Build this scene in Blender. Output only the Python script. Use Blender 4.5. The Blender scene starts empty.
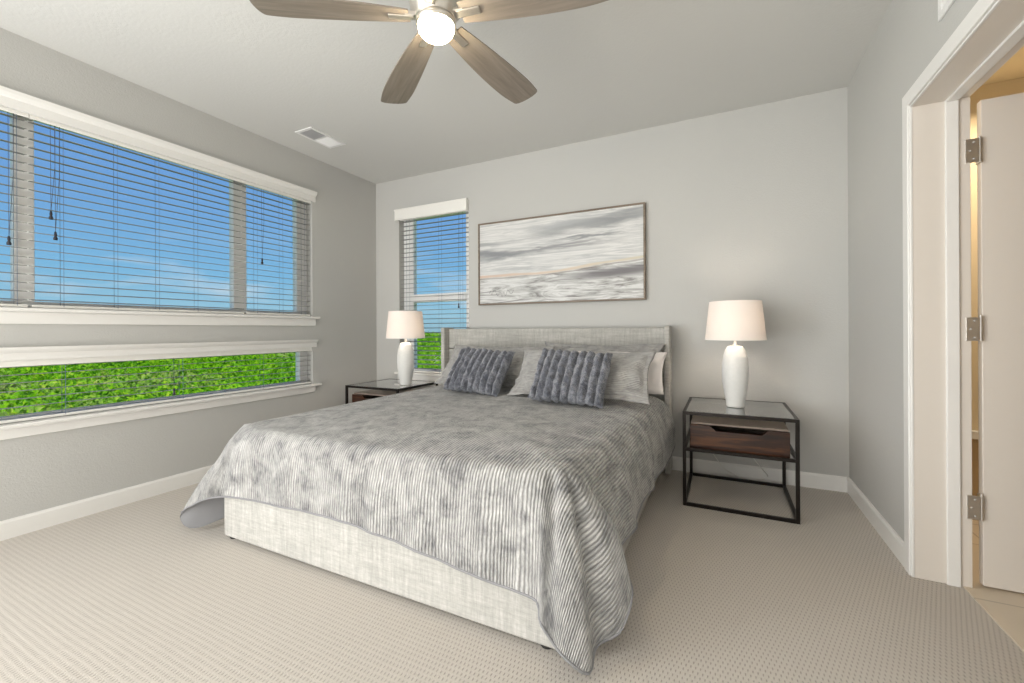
import bpy, bmesh, math, random
from mathutils import Vector, Matrix, noise
random.seed(7)
C = bpy.context.scene.collection
SC = bpy.context.scene
R = math.radians
PI = math.pi

# ---------------------------------------------------------------- camera, world, lights, exposure
XL, XR, YB, YN, H = -3.46, 0.76, 3.597, -3.0, 2.74
TH, CH = 0.459, 1.108
cam_d = bpy.data.cameras.new('camera')
cam_d.sensor_width = 36.0
cam_d.lens = 427.353 * 36.0 / 1024.0
cam_d.shift_y = -(341.5 - 330.03) / 1024.0
cam_d.clip_start = 0.02
cam_d.clip_end = 2000
cam = bpy.data.objects.new('camera', cam_d)
C.objects.link(cam)
cam.matrix_world = (Matrix.Translation((0, 0, CH)) @ Matrix.Rotation(TH, 4, 'Z')
                    @ Matrix.Rotation(PI / 2, 4, 'X') @ Matrix.Rotation(-0.005, 4, 'Z'))
SC.camera = cam
SC.view_settings.view_transform = 'Standard'
SC.view_settings.look = 'None'
SC.view_settings.gamma = 1.0
SC.view_settings.use_curve_mapping = False
SC.view_settings.exposure = 0.0

world = bpy.data.worlds.new('sky')
SC.world = world
world.use_nodes = True
wn, wl = world.node_tree.nodes, world.node_tree.links
wn.clear()


def wnode(t, **k):
    n = wn.new(t)
    for a, b in k.items():
        setattr(n, a, b)
    return n


tc = wnode('ShaderNodeTexCoord')
sep = wnode('ShaderNodeSeparateXYZ')
wl.new(tc.outputs['Generated'], sep.inputs[0])
ramp = wnode('ShaderNodeValToRGB')
cr = ramp.color_ramp
cr.elements[0].position = 0.0
cr.elements[0].color = (0.30, 0.50, 0.60, 1)
cr.elements[1].position = 1.0
cr.elements[1].color = (0.13, 0.30, 0.72, 1)
for p, c in ((0.035, (0.33, 0.58, 0.72, 1)), (0.11, (0.22, 0.50, 0.76, 1)), (0.22, (0.18, 0.40, 0.74, 1)),
             (0.32, (0.155, 0.345, 0.72, 1)), (0.5, (0.14, 0.31, 0.70, 1))):
    e = cr.elements.new(p)
    e.color = c
wl.new(sep.outputs['Z'], ramp.inputs[0])
mp = wnode('ShaderNodeMapping')
mp.inputs['Scale'].default_value = (2.4, 2.4, 13.0)
mp.inputs['Location'].default_value = (0.7, 1.35, 0.4)
wl.new(tc.outputs['Generated'], mp.inputs[0])
nz = wnode('ShaderNodeTexNoise')
nz.inputs['Scale'].default_value = 1.6
nz.inputs['Detail'].default_value = 6
nz.inputs['Roughness'].default_value = 0.55
wl.new(mp.outputs[0], nz.inputs['Vector'])
cramp = wnode('ShaderNodeValToRGB')
cramp.color_ramp.elements[0].position = 0.53
cramp.color_ramp.elements[1].position = 0.72
wl.new(nz.outputs['Fac'], cramp.inputs[0])
hr = wnode('ShaderNodeValToRGB')          # clouds lie low in the sky
hr.color_ramp.elements[0].position = 0.0
hr.color_ramp.elements[0].color = (0.55, 0.55, 0.55, 1)
hr.color_ramp.elements[1].position = 0.20
hr.color_ramp.elements[1].color = (0, 0, 0, 1)
e = hr.color_ramp.elements.new(0.10)
e.color = (0.9, 0.9, 0.9, 1)
wl.new(sep.outputs['Z'], hr.inputs[0])
mul = wnode('ShaderNodeMath', operation='MULTIPLY')
wl.new(cramp.outputs[0], mul.inputs[0])
wl.new(hr.outputs[0], mul.inputs[1])
mx = wnode('ShaderNodeMix', data_type='RGBA')
wl.new(mul.outputs[0], mx.inputs['Factor'])
wl.new(ramp.outputs[0], mx.inputs['A'])
mx.inputs['B'].default_value = (0.62, 0.72, 0.80, 1)
bg = wnode('ShaderNodeBackground')
bg.inputs['Strength'].default_value = 1.0
wl.new(mx.outputs['Result'], bg.inputs['Color'])
wo = wnode('ShaderNodeOutputWorld')
wl.new(bg.outputs[0], wo.inputs[0])


def light(name, kind, loc, aim, energy, color, **k):
    d = bpy.data.lights.new(name, kind)
    d.energy = energy
    d.color = color
    for a, b in k.items():
        setattr(d, a, b)
    o = bpy.data.objects.new(name, d)
    C.objects.link(o)
    o.location = loc
    o.rotation_euler = Vector(aim).normalized().to_track_quat('-Z', 'Y').to_euler()
    return o


light('sun', 'SUN', (20, -20, 30), (-0.55, 0.42, -0.72), 3.6, (1.0, 0.95, 0.86), angle=R(0.6))
# added fill on the bare left wall, out of view; no window here
light('left_fill', 'AREA', (XL + 0.06, -1.0, 1.50), (1, 0.30, 0.10), 125, (0.93, 0.97, 1.0),
      shape='RECTANGLE', size=1.7, size_y=1.7)
# two added soft fills behind the camera, forward and upward; no lamps there
light('rear_fill', 'AREA', (-1.9, -2.8, 1.60), (0.38, 1, 0.12), 82, (1.0, 0.97, 0.93),
      shape='RECTANGLE', size=2.8, size_y=2.0)
light('rear_fill_up', 'AREA', (-1.7, -1.3, 0.35), (0.25, 0.85, 1), 100, (1.0, 0.98, 0.94),
      shape='RECTANGLE', size=3.2, size_y=1.4)
light('bathroom_light', 'AREA', (1.55, 3.02, 2.35), (0, 0.0, -1), 16, (1.0, 0.83, 0.62),
      shape='RECTANGLE', size=1.0, size_y=0.3)


# ---------------------------------------------------------------- material helpers
class NT:
    def __init__(s, name):
        s.m = bpy.data.materials.new(name)
        s.m.use_nodes = True
        s.t = s.m.node_tree
        s.n, s.l = s.t.nodes, s.t.links
        s.n.clear()
        s.out = s.n.new('ShaderNodeOutputMaterial')

    def node(s, t, ins=None, **k):
        n = s.n.new(t)
        for a, b in k.items():
            setattr(n, a, b)
        for a, b in (ins or {}).items():
            s.put(n.inputs[a], b)
        return n

    def put(s, sock, v):
        if hasattr(v, 'links') or isinstance(v, bpy.types.NodeSocket):
            s.l.new(v, sock)
        elif isinstance(v, (tuple, list)) and len(v) == 3 and sock.type == 'RGBA':
            sock.default_value = (*v, 1)
        else:
            sock.default_value = v

    def math(s, op, a, b=0.0, c=0.0):
        n = s.n.new('ShaderNodeMath')
        n.operation = op
        s.put(n.inputs[0], a)
        s.put(n.inputs[1], b)
        s.put(n.inputs[2], c)
        return n.outputs[0]

    def mix(s, f, a, b):
        n = s.n.new('ShaderNodeMix')
        n.data_type = 'RGBA'
        s.put(n.inputs['Factor'], f)
        s.put(n.inputs['A'], a)
        s.put(n.inputs['B'], b)
        return n.outputs['Result']

    def coords(s, which='Object', scale=(1, 1, 1), loc=(0, 0, 0), rot=(0, 0, 0)):
        t = s.n.new('ShaderNodeTexCoord')
        m = s.n.new('ShaderNodeMapping')
        s.l.new(t.outputs[which], m.inputs[0])
        m.inputs['Scale'].default_value = scale
        m.inputs['Location'].default_value = loc
        m.inputs['Rotation'].default_value = rot
        return m.outputs[0]

    def noise(s, vec, scale=1, detail=3, rough=0.5, dist=0.0):
        n = s.node('ShaderNodeTexNoise', {'Vector': vec, 'Scale': scale, 'Detail': detail, 'Roughness': rough,
                                          'Distortion': dist})
        return n.outputs['Fac']

    def ramp(s, f, stops):
        n = s.n.new('ShaderNodeValToRGB')
        s.l.new(f, n.inputs[0])
        el = n.color_ramp.elements
        while len(el) < len(stops):
            el.new(0.5)
        for e, (p, c) in zip(el, stops):
            e.position = p
            e.color = (*c, 1) if len(c) == 3 else c
        return n.outputs[0]

    def bump(s, h, strength=0.3, dist=0.01):
        return s.node('ShaderNodeBump', {'Height': h, 'Strength': strength, 'Distance': dist}).outputs[0]

    def pbsdf(s, **k):
        n = s.n.new('ShaderNodeBsdfPrincipled')
        for a, b in k.items():
            s.put(n.inputs[a.replace('_', ' ')], b)
        return n.outputs[0]

    def done(s, sh):
        s.l.new(sh, s.out.inputs[0])
        return s.m


def plain(name, col, rough=0.5, metal=0.0, var=0.03, scale=30, bump=0.0, spec=0.5):
    t = NT(name)
    v = t.coords()
    f = t.noise(v, scale, 3)
    a = tuple(max(0, c * (1 - var)) for c in col)
    b = tuple(min(1, c * (1 + var)) for c in col)
    c = t.mix(f, a, b)
    k = dict(Base_Color=c, Roughness=rough, Metallic=metal, Specular_IOR_Level=spec)
    if bump:
        k['Normal'] = t.bump(f, bump, 0.002)
    return t.done(t.pbsdf(**k))


def paint(name, col, bstr, scale=110):
    t = NT(name)
    v = t.coords()
    f = t.noise(v, scale, 4, 0.6)
    g = t.noise(v, 1.3, 2)
    c = t.mix(g, tuple(x * 0.985 for x in col), tuple(min(1, x * 1.015) for x in col))
    return t.done(t.pbsdf(Base_Color=c, Roughness=0.72, Specular_IOR_Level=0.25, Normal=t.bump(f, bstr, 0.004)))


M = {}
M['wall'] = paint('wall_paint', (0.525, 0.522, 0.503), 0.45)
M['ceiling'] = paint('ceiling_paint', (0.63, 0.63, 0.61), 0.32, 55)
M['bathwall'] = paint('bathroom_paint', (0.70, 0.60, 0.42), 0.1)
M['trim'] = plain('white_trim_paint', (0.80, 0.79, 0.765), 0.38, var=0.01)
M['door'] = plain('warm_lit_door_paint', (0.71, 0.66, 0.60), 0.35, var=0.01)  # tinted towards tan to stand in for warm bathroom light on door and jamb
M['vinyl'] = plain('white_vinyl', (0.92, 0.92, 0.91), 0.35, var=0.01)
M['slat'] = plain('shaded_blind_slat', (0.235, 0.235, 0.22), 0.5, var=0.02)  # white slats coloured grey, their backlit shade put into the base colour
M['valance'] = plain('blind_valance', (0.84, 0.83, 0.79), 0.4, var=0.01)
M['cord'] = plain('blind_cord', (0.05, 0.06, 0.09), 0.7)
M['ladder'] = plain('ladder_cord', (0.10, 0.15, 0.24), 0.7)
M['tassel'] = plain('dark_tassel', (0.012, 0.012, 0.02), 0.4)
M['black'] = plain('black_metal', (0.018, 0.014, 0.012), 0.35, 0.6, var=0.15)
M['nickel'] = plain('brushed_nickel', (0.70, 0.68, 0.65), 0.42, 1.0, var=0.06, scale=80)
M['fannickel'] = plain('fan_nickel', (0.66, 0.62, 0.56), 0.3, 0.9, var=0.08, scale=60)
M['plastic'] = plain('black_plastic', (0.02, 0.02, 0.02), 0.5)
M['vent'] = plain('white_vent_metal', (0.80, 0.80, 0.79), 0.4, var=0.01)
M['ventdark'] = plain('vent_louver_grey', (0.56, 0.56, 0.56), 0.5, var=0.02)
M['whitecloth'] = plain('white_pillowcase', (0.82, 0.78, 0.76), 0.9, var=0.03, scale=12, bump=0.3)
M['cable'] = plain('white_cable', (0.78, 0.76, 0.72), 0.5)


def mat_carpet():
    t = NT('woven_loop_carpet')
    v = t.coords('Object')
    s = t.node('ShaderNodeSeparateXYZ', {0: v})
    x, y = s.outputs[0], s.outputs[1]
    wob = t.noise(v, 2.2, 2)
    wob = t.math('MULTIPLY', wob, 1.6)
    fx = t.math('SINE', t.math('ADD', t.math('MULTIPLY', x, 2 * PI / 0.0145), wob))
    fy = t.math('SINE', t.math('ADD', t.math('MULTIPLY', y, 2 * PI / 0.042), wob))
    p = t.math('MULTIPLY', fx, fy)                       # staggered lattice of pits
    fine = t.noise(v, 260, 3, 0.7)
    pit = t.math('ADD', p, t.math('MULTIPLY', t.math('SUBTRACT', fine, 0.5), 1.0))
    m = t.node('ShaderNodeMapRange', {'Value': pit, 'From Min': 0.35, 'From Max': 1.15, 'To Min': 0, 'To Max': 1})
    f = m.outputs[0]
    big = t.noise(v, 1.1, 3, 0.6)
    base = t.mix(big, (0.52, 0.475, 0.425), (0.58, 0.535, 0.48))
    fibre = t.mix(fine, (0.47, 0.43, 0.385), (0.66, 0.61, 0.555))
    c = t.mix(0.45, base, fibre)
    c = t.mix(t.math('MULTIPLY', f, 0.80), c, (0.22, 0.195, 0.165))
    hgt = t.math('ADD', t.math('MULTIPLY', f, -1.0), t.math('MULTIPLY', fine, 0.5))
    return t.done(t.pbsdf(Base_Color=c, Roughness=0.95, Specular_IOR_Level=0.1, Sheen_Weight=0.15,
                          Normal=t.bump(hgt, 0.5, 0.006)))


M['carpet'] = mat_carpet()


def mat_linen(name, a, b, pale=(0.7, 0.68, 0.64)):
    t = NT(name)
    v1 = t.coords('Object', (40, 40, 420))
    v2 = t.coords('Object', (420, 420, 30))
    n1 = t.noise(v1, 1, 2, 0.6)
    n2 = t.noise(v2, 1, 2, 0.6)
    v3 = t.coords('Object', (6, 6, 70))
    v4 = t.coords('Object', (70, 70, 6))
    n3 = t.math('ADD', t.noise(v3, 1, 2), t.noise(v4, 1, 2))
    f = t.math('MULTIPLY', t.math('ADD', t.math('ADD', n1, n2), n3), 0.25)
    f = t.node('ShaderNodeMapRange', {'Value': f, 'From Min': 0.36, 'From Max': 0.64}).outputs[0]
    c = t.ramp(f, [(0.0, a), (0.55, b), (1.0, pale)])
    return t.done(t.pbsdf(Base_Color=c, Roughness=0.9, Specular_IOR_Level=0.15, Sheen_Weight=0.1,
                          Normal=t.bump(f, 0.25, 0.003)))


M['linen'] = mat_linen('beige_grey_linen', (0.33, 0.32, 0.30), (0.46, 0.45, 0.42), (0.59, 0.575, 0.545))


def mat_ribbed(name, dark, mid, light_, period, axis=0, strength=0.8, groove=0.62, mott=9.0):
    t = NT(name)
    uv = t.node('ShaderNodeTexCoord').outputs['UV']
    wv = t.node('ShaderNodeTexNoise', {'Vector': uv, 'Scale': 26.0, 'Detail': 3.0})
    s = t.node('ShaderNodeSeparateXYZ', {0: uv})
    x = s.outputs[axis]
    x = t.math('ADD', x, t.math('MULTIPLY', t.math('SUBTRACT', wv.outputs['Fac'], 0.5), period * 0.55))
    w = t.math('SINE', t.math('MULTIPLY', x, 2 * PI / period))
    w = t.math('MULTIPLY_ADD', w, 0.5, 0.5)
    rib = t.math('POWER', w, 0.55)
    vs = t.node('ShaderNodeMapping', {'Vector': uv, 'Scale': (70, 18, 1) if axis == 0 else (18, 70, 1)}).outputs[0]
    st = t.noise(vs, 1.0, 4, 0.65)
    mo = t.noise(uv, mott, 5, 0.68, 0.5)
    f = t.math('ADD', t.math('MULTIPLY', mo, 0.65), t.math('MULTIPLY', st, 0.45))
    f = t.node('ShaderNodeMapRange', {'Value': f, 'From Min': 0.40, 'From Max': 0.68}).outputs[0]
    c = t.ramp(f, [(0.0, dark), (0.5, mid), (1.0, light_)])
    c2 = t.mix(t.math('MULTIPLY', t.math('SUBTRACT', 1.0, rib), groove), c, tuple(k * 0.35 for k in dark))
    hgt = t.math('ADD', rib, t.math('MULTIPLY', st, 0.5))
    return t.done(t.pbsdf(Base_Color=c2, Roughness=0.75, Specular_IOR_Level=0.25, Sheen_Weight=0.35,
                          Sheen_Roughness=0.4, Normal=t.bump(hgt, strength, 0.008)))


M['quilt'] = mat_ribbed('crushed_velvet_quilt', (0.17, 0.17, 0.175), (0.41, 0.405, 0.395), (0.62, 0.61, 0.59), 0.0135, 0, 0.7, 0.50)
M['sham'] = mat_ribbed('ribbed_sham', (0.27, 0.265, 0.26), (0.40, 0.39, 0.38), (0.53, 0.52, 0.50), 0.012, 1, 0.5, 0.30)
M['lining'] = plain('satin_lining', (0.24, 0.24, 0.25), 0.55, var=0.06, scale=8)


def mat_fur():
    t = NT('slate_faux_fur')
    v = t.coords('Object')
    a = t.noise(v, 22, 4, 0.7, 0.6)
    v2 = t.coords('Object', (260, 260, 90))
    b = t.noise(v2, 1, 3, 0.7)
    f = t.math('ADD', t.math('MULTIPLY', a, 0.6), t.math('MULTIPLY', b, 0.45))
    f = t.node('ShaderNodeMapRange', {'Value': f, 'From Min': 0.38, 'From Max': 0.68}).outputs[0]
    at = t.node('ShaderNodeAttribute', attribute_name='pile').outputs['Fac']
    c = t.ramp(f, [(0.0, (0.06, 0.066, 0.085)), (0.5, (0.17, 0.18, 0.215)), (1.0, (0.44, 0.45, 0.49))])
    return t.done(t.pbsdf(Base_Color=c, Roughness=0.9, Specular_IOR_Level=0.1, Sheen_Weight=0.5,
                          Sheen_Roughness=0.4, Normal=t.bump(f, 0.8, 0.008)))


M['fur'] = mat_fur()


def mat_wood(name, dark, mid, light_, along='x', sc=1.0, rough=0.4):
    t = NT(name)
    scl = {'x': (2.0 * sc, 26 * sc, 26 * sc), 'y': (26 * sc, 2 * sc, 26 * sc)}[along]
    v = t.coords('Object', scl)
    n = t.noise(v, 1.0, 6, 0.62, 1.1)
    k = t.noise(t.coords('Object', tuple(a * 4 for a in scl)), 1.0, 3, 0.6)
    f = t.math('ADD', t.math('MULTIPLY', n, 0.8), t.math('MULTIPLY', k, 0.25))
    f = t.node('ShaderNodeMapRange', {'Value': f, 'From Min': 0.34, 'From Max': 0.70}).outputs[0]
    c = t.ramp(f, [(0.0, dark), (0.5, mid), (1.0, light_)])
    return t.done(t.pbsdf(Base_Color=c, Roughness=rough, Normal=t.bump(f, 0.15, 0.002)))


M['drawerwood'] = mat_wood('dark_walnut', (0.008, 0.004, 0.003), (0.040, 0.014, 0.007), (0.19, 0.070, 0.022), 'x', 0.55, 0.3)
M['drawertop'] = plain('drawer_wood_shell', (0.26, 0.205, 0.17), 0.3, var=0.15, scale=14)
M['bladewood'] = mat_wood('greyed_oak', (0.165, 0.14, 0.115), (0.24, 0.205, 0.17), (0.31, 0.27, 0.225), 'x', 0.8, 0.5)
M['artframe'] = mat_wood('taupe_frame_wood', (0.12, 0.085, 0.06), (0.19, 0.145, 0.105), (0.26, 0.205, 0.155), 'x', 1.0, 0.5)


def mat_ceramic():
    t = NT('white_combed_ceramic')
    v = t.coords()
    s = t.node('ShaderNodeSeparateXYZ', {0: v})
    w = t.math('SINE', t.math('MULTIPLY', s.outputs[2], 2 * PI / 0.0085))
    n = t.noise(v, 60, 3)
    hgt = t.math('ADD', w, n)
    c = t.mix(n, (0.76, 0.76, 0.74), (0.84, 0.84, 0.82))
    return t.done(t.pbsdf(Base_Color=c, Roughness=0.45, Normal=t.bump(hgt, 0.35, 0.003)))


M['ceramic'] = mat_ceramic()


def mat_shade():
    t = NT('white_linen_shade')
    v = t.coords('Object', (300, 300, 300))
    n = t.noise(v, 1, 2)
    c = t.mix(n, (0.86, 0.84, 0.82), (0.92, 0.90, 0.88))
    d = t.node('ShaderNodeBsdfDiffuse', {'Color': c}).outputs[0]
    tr = t.node('ShaderNodeBsdfTranslucent', {'Color': (0.86, 0.76, 0.68)}).outputs[0]
    m = t.node('ShaderNodeMixShader', {0: 0.26, 1: d, 2: tr})
    return t.done(m.outputs[0])


M['shade'] = mat_shade()


def mat_glass(name, tint, refl=1.0):
    t = NT(name)
    tr = t.node('ShaderNodeBsdfTransparent', {'Color': tint}).outputs[0]
    gl = t.node('ShaderNodeBsdfGlossy', {'Color': (1, 1, 1), 'Roughness': 0.03}).outputs[0]
    fr = t.node('ShaderNodeFresnel', {'IOR': 1.45}).outputs[0]
    f = t.math('MULTIPLY', fr, refl)
    m = t.node('ShaderNodeMixShader', {0: f, 1: tr, 2: gl})
    return t.done(m.outputs[0])


M['glass'] = mat_glass('window_glass', (0.97, 0.985, 0.99), 0.35)
M['tableglass'] = mat_glass('table_glass', (0.93, 0.95, 0.945), 1.6)


def mat_emit(name, col, s):
    t = NT(name)
    lw = t.node('ShaderNodeLayerWeight', {'Blend': 0.35}).outputs['Facing']
    c = t.mix(lw, col, (col[0], col[1] * 0.93, col[2] * 0.75))
    e = t.node('ShaderNodeEmission', {'Color': c, 'Strength': s})
    return t.done(e.outputs[0])


M['globe'] = mat_emit('lit_opal_glass', (1.0, 0.86, 0.64), 100.0)
M['bulb'] = mat_emit('lit_bulb', (1.0, 0.89, 0.78), 80.0)


def mat_tile():
    t = NT('beige_floor_tile')
    v = t.coords('Object', (1, 1, 1), rot=(0, 0, R(90)))
    b = t.node('ShaderNodeTexBrick', {'Vector': v, 'Color1': (0.66, 0.57, 0.45), 'Color2': (0.70, 0.61, 0.49),
                                      'Mortar': (0.42, 0.35, 0.27), 'Scale': 1.0, 'Mortar Size': 0.004,
                                      'Brick Width': 0.6, 'Row Height': 0.3})
    n = t.noise(t.coords('Object', (5, 5, 5)), 1, 4)
    c = t.mix(t.math('MULTIPLY', n, 0.35), b.outputs['Color'], (0.80, 0.72, 0.60))
    return t.done(t.pbsdf(Base_Color=c, Roughness=0.35))


M['tile'] = mat_tile()
M['wainscot'] = plain('tan_wall_tile', (0.50, 0.37, 0.22), 0.3, var=0.1, scale=8)


def mat_art():
    t = NT('abstract_landscape_paint')
    tcd = t.node('ShaderNodeTexCoord').outputs['UV']
    s = t.node('ShaderNodeSeparateXYZ', {0: tcd})
    u, v = s.outputs[0], s.outputs[1]                    # 0..1, 0..1

    def band(u_, v_, uc, vc, su, sv, slope=0.0):
        du = t.math('DIVIDE', t.math('SUBTRACT', u_, uc), su)
        dv = t.math('SUBTRACT', t.math('SUBTRACT', v_, vc), t.math('MULTIPLY', t.math('SUBTRACT', u_, uc), slope))
        dv = t.math('DIVIDE', dv, sv)
        r = t.math('ADD', t.math('POWER', t.math('ABSOLUTE', du), 2.0), t.math('POWER', t.math('ABSOLUTE', dv), 2.0))
        return t.math('POWER', 2.718, t.math('MULTIPLY', t.math('POWER', r, 1.7), -1.0))
    vs = t.node('ShaderNodeMapping', {'Vector': tcd, 'Scale': (2.6, 9, 1)}).outputs[0]
    warp = t.noise(vs, 1.0, 4, 0.6, 0.6)
    vw = t.math('ADD', v, t.math('MULTIPLY', t.math('SUBTRACT', warp, 0.5), 0.22))
    vs2 = t.node('ShaderNodeMapping', {'Vector': tcd, 'Scale': (3.2, 26, 1)}).outputs[0]
    st = t.noise(vs2, 1.0, 5, 0.65, 1.5)
    c = t.ramp(st, [(0.30, (0.44, 0.45, 0.46)), (0.50, (0.62, 0.62, 0.61)), (0.66, (0.74, 0.73, 0.72))])
    # grey cloud strokes: top right, upper middle, left middle
    for (uc, vc, su, sv, sl, col, k) in (
            (0.74, 0.85, 0.36, 0.065, 0.16, (0.27, 0.28, 0.29), 1.0),
            (0.52, 0.86, 0.22, 0.05, -0.05, (0.42, 0.43, 0.44), 0.8),
            (0.70, 0.70, 0.20, 0.018, 0.12, (0.26, 0.27, 0.28), 0.95),
            (0.95, 0.94, 0.22, 0.022, 0.10, (0.30, 0.31, 0.32), 0.9),
            (0.14, 0.60, 0.30, 0.055, 0.02, (0.24, 0.25, 0.265), 1.0),
            (0.46, 0.63, 0.32, 0.022, 0.03, (0.30, 0.30, 0.31), 1.0),
            (0.05, 0.74, 0.12, 0.02, -0.05, (0.36, 0.37, 0.38), 0.9),
            (0.30, 0.76, 0.25, 0.012, 0.0, (0.45, 0.45, 0.46), 0.7),
            (0.25, 0.41, 0.22, 0.015, -0.02, (0.42, 0.43, 0.44), 0.8)):
        f = t.math('MULTIPLY', band(u, vw, uc, vc, su, sv, sl), k)
        c = t.mix(f, c, col)
    # below the horizon line
    hz = t.math('ADD', 0.335, t.math('MULTIPLY', t.math('POWER', t.math('MAXIMUM', t.math('SUBTRACT', u, 0.38), 0.0), 1.1), 0.16))
    hw = t.math('SUBTRACT', t.math('ADD', v, t.math('MULTIPLY', t.math('SUBTRACT', warp, 0.5), 0.05)), hz)
    below = t.node('ShaderNodeMapRange', {'Value': hw, 'From Min': 0.006, 'From Max': -0.012}).outputs[0]
    vs3 = t.node('ShaderNodeMapping', {'Vector': tcd, 'Scale': (3.2, 14, 1), 'Location': (3, 1, 0)}).outputs[0]
    w3 = t.noise(vs3, 1.0, 5, 0.62, 2.2)
    land = t.ramp(w3, [(0.34, (0.23, 0.22, 0.215)), (0.45, (0.46, 0.46, 0.45)), (0.58, (0.70, 0.70, 0.69)),
                       (0.75, (0.52, 0.53, 0.54))])
    c = t.mix(below, c, land)
    ridge = band(u, t.math('ADD', v, t.math('MULTIPLY', t.math('SUBTRACT', w3, 0.5), 0.08)), 0.86, 0.31, 0.30, 0.055, 0.10)
    c = t.mix(t.math('MULTIPLY', ridge, 0.95), c, (0.15, 0.14, 0.15))
    tanf = t.node('ShaderNodeMapRange', {'Value': t.math('ABSOLUTE', t.math('SUBTRACT', hw, 0.012)), 'From Min': 0.020,
                                         'From Max': 0.006}).outputs[0]
    pink = t.mix(t.math('MULTIPLY', u, 1.0), (0.66, 0.47, 0.36), (0.62, 0.57, 0.44))
    c = t.mix(t.math('MULTIPLY', tanf, 0.85), c, pink)
    rv = t.node('ShaderNodeMapRange', {'Value': t.math('ABSOLUTE', t.math('ADD', hw, 0.015)), 'From Min': 0.010,
                                       'From Max': 0.003}).outputs[0]
    c = t.mix(t.math('MULTIPLY', rv, 0.6), c, (0.24, 0.21, 0.19))
    return t.done(t.pbsdf(Base_Color=c, Roughness=0.55, Normal=t.bump(st, 0.2, 0.002)))


M['art'] = mat_art()


def mat_foliage():
    t = NT('meadow_leaves')
    v = t.coords()
    a = t.noise(v, 2.6, 6, 0.75)
    b = t.noise(v, 0.25, 4, 0.6)
    f = t.math('ADD', t.math('MULTIPLY', a, 0.8), t.math('MULTIPLY', b, 0.3))
    f = t.node('ShaderNodeMapRange', {'Value': f, 'From Min': 0.36, 'From Max': 0.72}).outputs[0]
    c = t.ramp(f, [(0.0, (0.010, 0.07, 0.006)), (0.35, (0.07, 0.26, 0.006)), (0.6, (0.20, 0.46, 0.008)),
                   (0.85, (0.42, 0.56, 0.03)), (1.0, (0.50, 0.42, 0.14))])
    p = t.noise(v, 0.045, 3, 0.6)
    pf = t.node('ShaderNodeMapRange', {'Value': p, 'From Min': 0.56, 'From Max': 0.64}).outputs[0]
    c = t.mix(t.math('MULTIPLY', pf, 0.45), c, t.mix(a, (0.22, 0.20, 0.10), (0.62, 0.46, 0.28)))
    return t.done(t.pbsdf(Base_Color=c, Roughness=0.9, Specular_IOR_Level=0.05))


M['foliage'] = mat_foliage()


def mat_ground():
    t = NT('far_ground')
    v = t.coords()
    a = t.noise(v, 0.06, 5, 0.7)
    c = t.ramp(a, [(0.30, (0.05, 0.20, 0.01)), (0.50, (0.16, 0.34, 0.02)), (0.62, (0.42, 0.34, 0.20)), (0.8, (0.22, 0.30, 0.06))])
    return t.done(t.pbsdf(Base_Color=c, Roughness=1.0, Specular_IOR_Level=0.0))


M['ground'] = mat_ground()
M['stucco'] = plain('exterior_stucco', (0.5, 0.46, 0.4), 0.9)


# ---------------------------------------------------------------- object helpers
def obj(name, bm, mat, parent=None, smooth=False, kind=None, bevel=0.0, seg=2):
    me = bpy.data.meshes.new(name)
    bm.normal_update()
    bm.to_mesh(me)
    bm.free()
    o = bpy.data.objects.new(name, me)
    C.objects.link(o)
    me.materials.append(M[mat] if isinstance(mat, str) else mat)
    if smooth:
        for p in me.polygons:
            p.use_smooth = True
    if bevel:
        b = o.modifiers.new('bevel', 'BEVEL')
        b.width = bevel
        b.segments = seg
        b.limit_method = 'ANGLE'
    if parent:
        o.parent = parent
    if kind:
        o['kind'] = kind
    return o


def thing(name, loc, rz=0.0, label=None, cat=None, group=None, kind=None):
    o = bpy.data.objects.new(name, None)
    o.empty_display_size = 0.1
    C.objects.link(o)
    o.location = loc
    o.rotation_euler = (0, 0, rz)
    tag(o, label, cat, group, kind)
    return o


def tag(o, label=None, cat=None, group=None, kind=None):
    if label:
        o['label'] = label
    if cat:
        o['category'] = cat
    if group:
        o['group'] = group
    if kind:
        o['kind'] = kind
    return o


def bx(bm, x0, x1, y0, y1, z0, z1, mtx=None):
    vs = [Vector((x, y, z)) for x in (x0, x1) for y in (y0, y1) for z in (z0, z1)]
    if mtx:
        vs = [mtx @ v for v in vs]
    v = [bm.verts.new(p) for p in vs]
    for f in ((0, 1, 3, 2), (4, 6, 7, 5), (0, 4, 5, 1), (2, 3, 7, 6), (0, 2, 6, 4), (1, 5, 7, 3)):
        bm.faces.new([v[i] for i in f])
    return bm


def box(*a, **k):
    return bx(bmesh.new(), *a, **k)


def lathe(bm, prof, cx=0, cy=0, n=40, caps=True):
    rings = []
    for r, z in prof:
        rings.append([bm.verts.new((cx + r * math.cos(2 * PI * i / n), cy + r * math.sin(2 * PI * i / n), z))
                      for i in range(n)])
    for a, b in zip(rings, rings[1:]):
        for i in range(n):
            j = (i + 1) % n
            bm.faces.new((a[i], a[j], b[j], b[i]))
    if caps:
        bm.faces.new(rings[0][::-1])
        bm.faces.new(rings[-1])
    return bm


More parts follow.
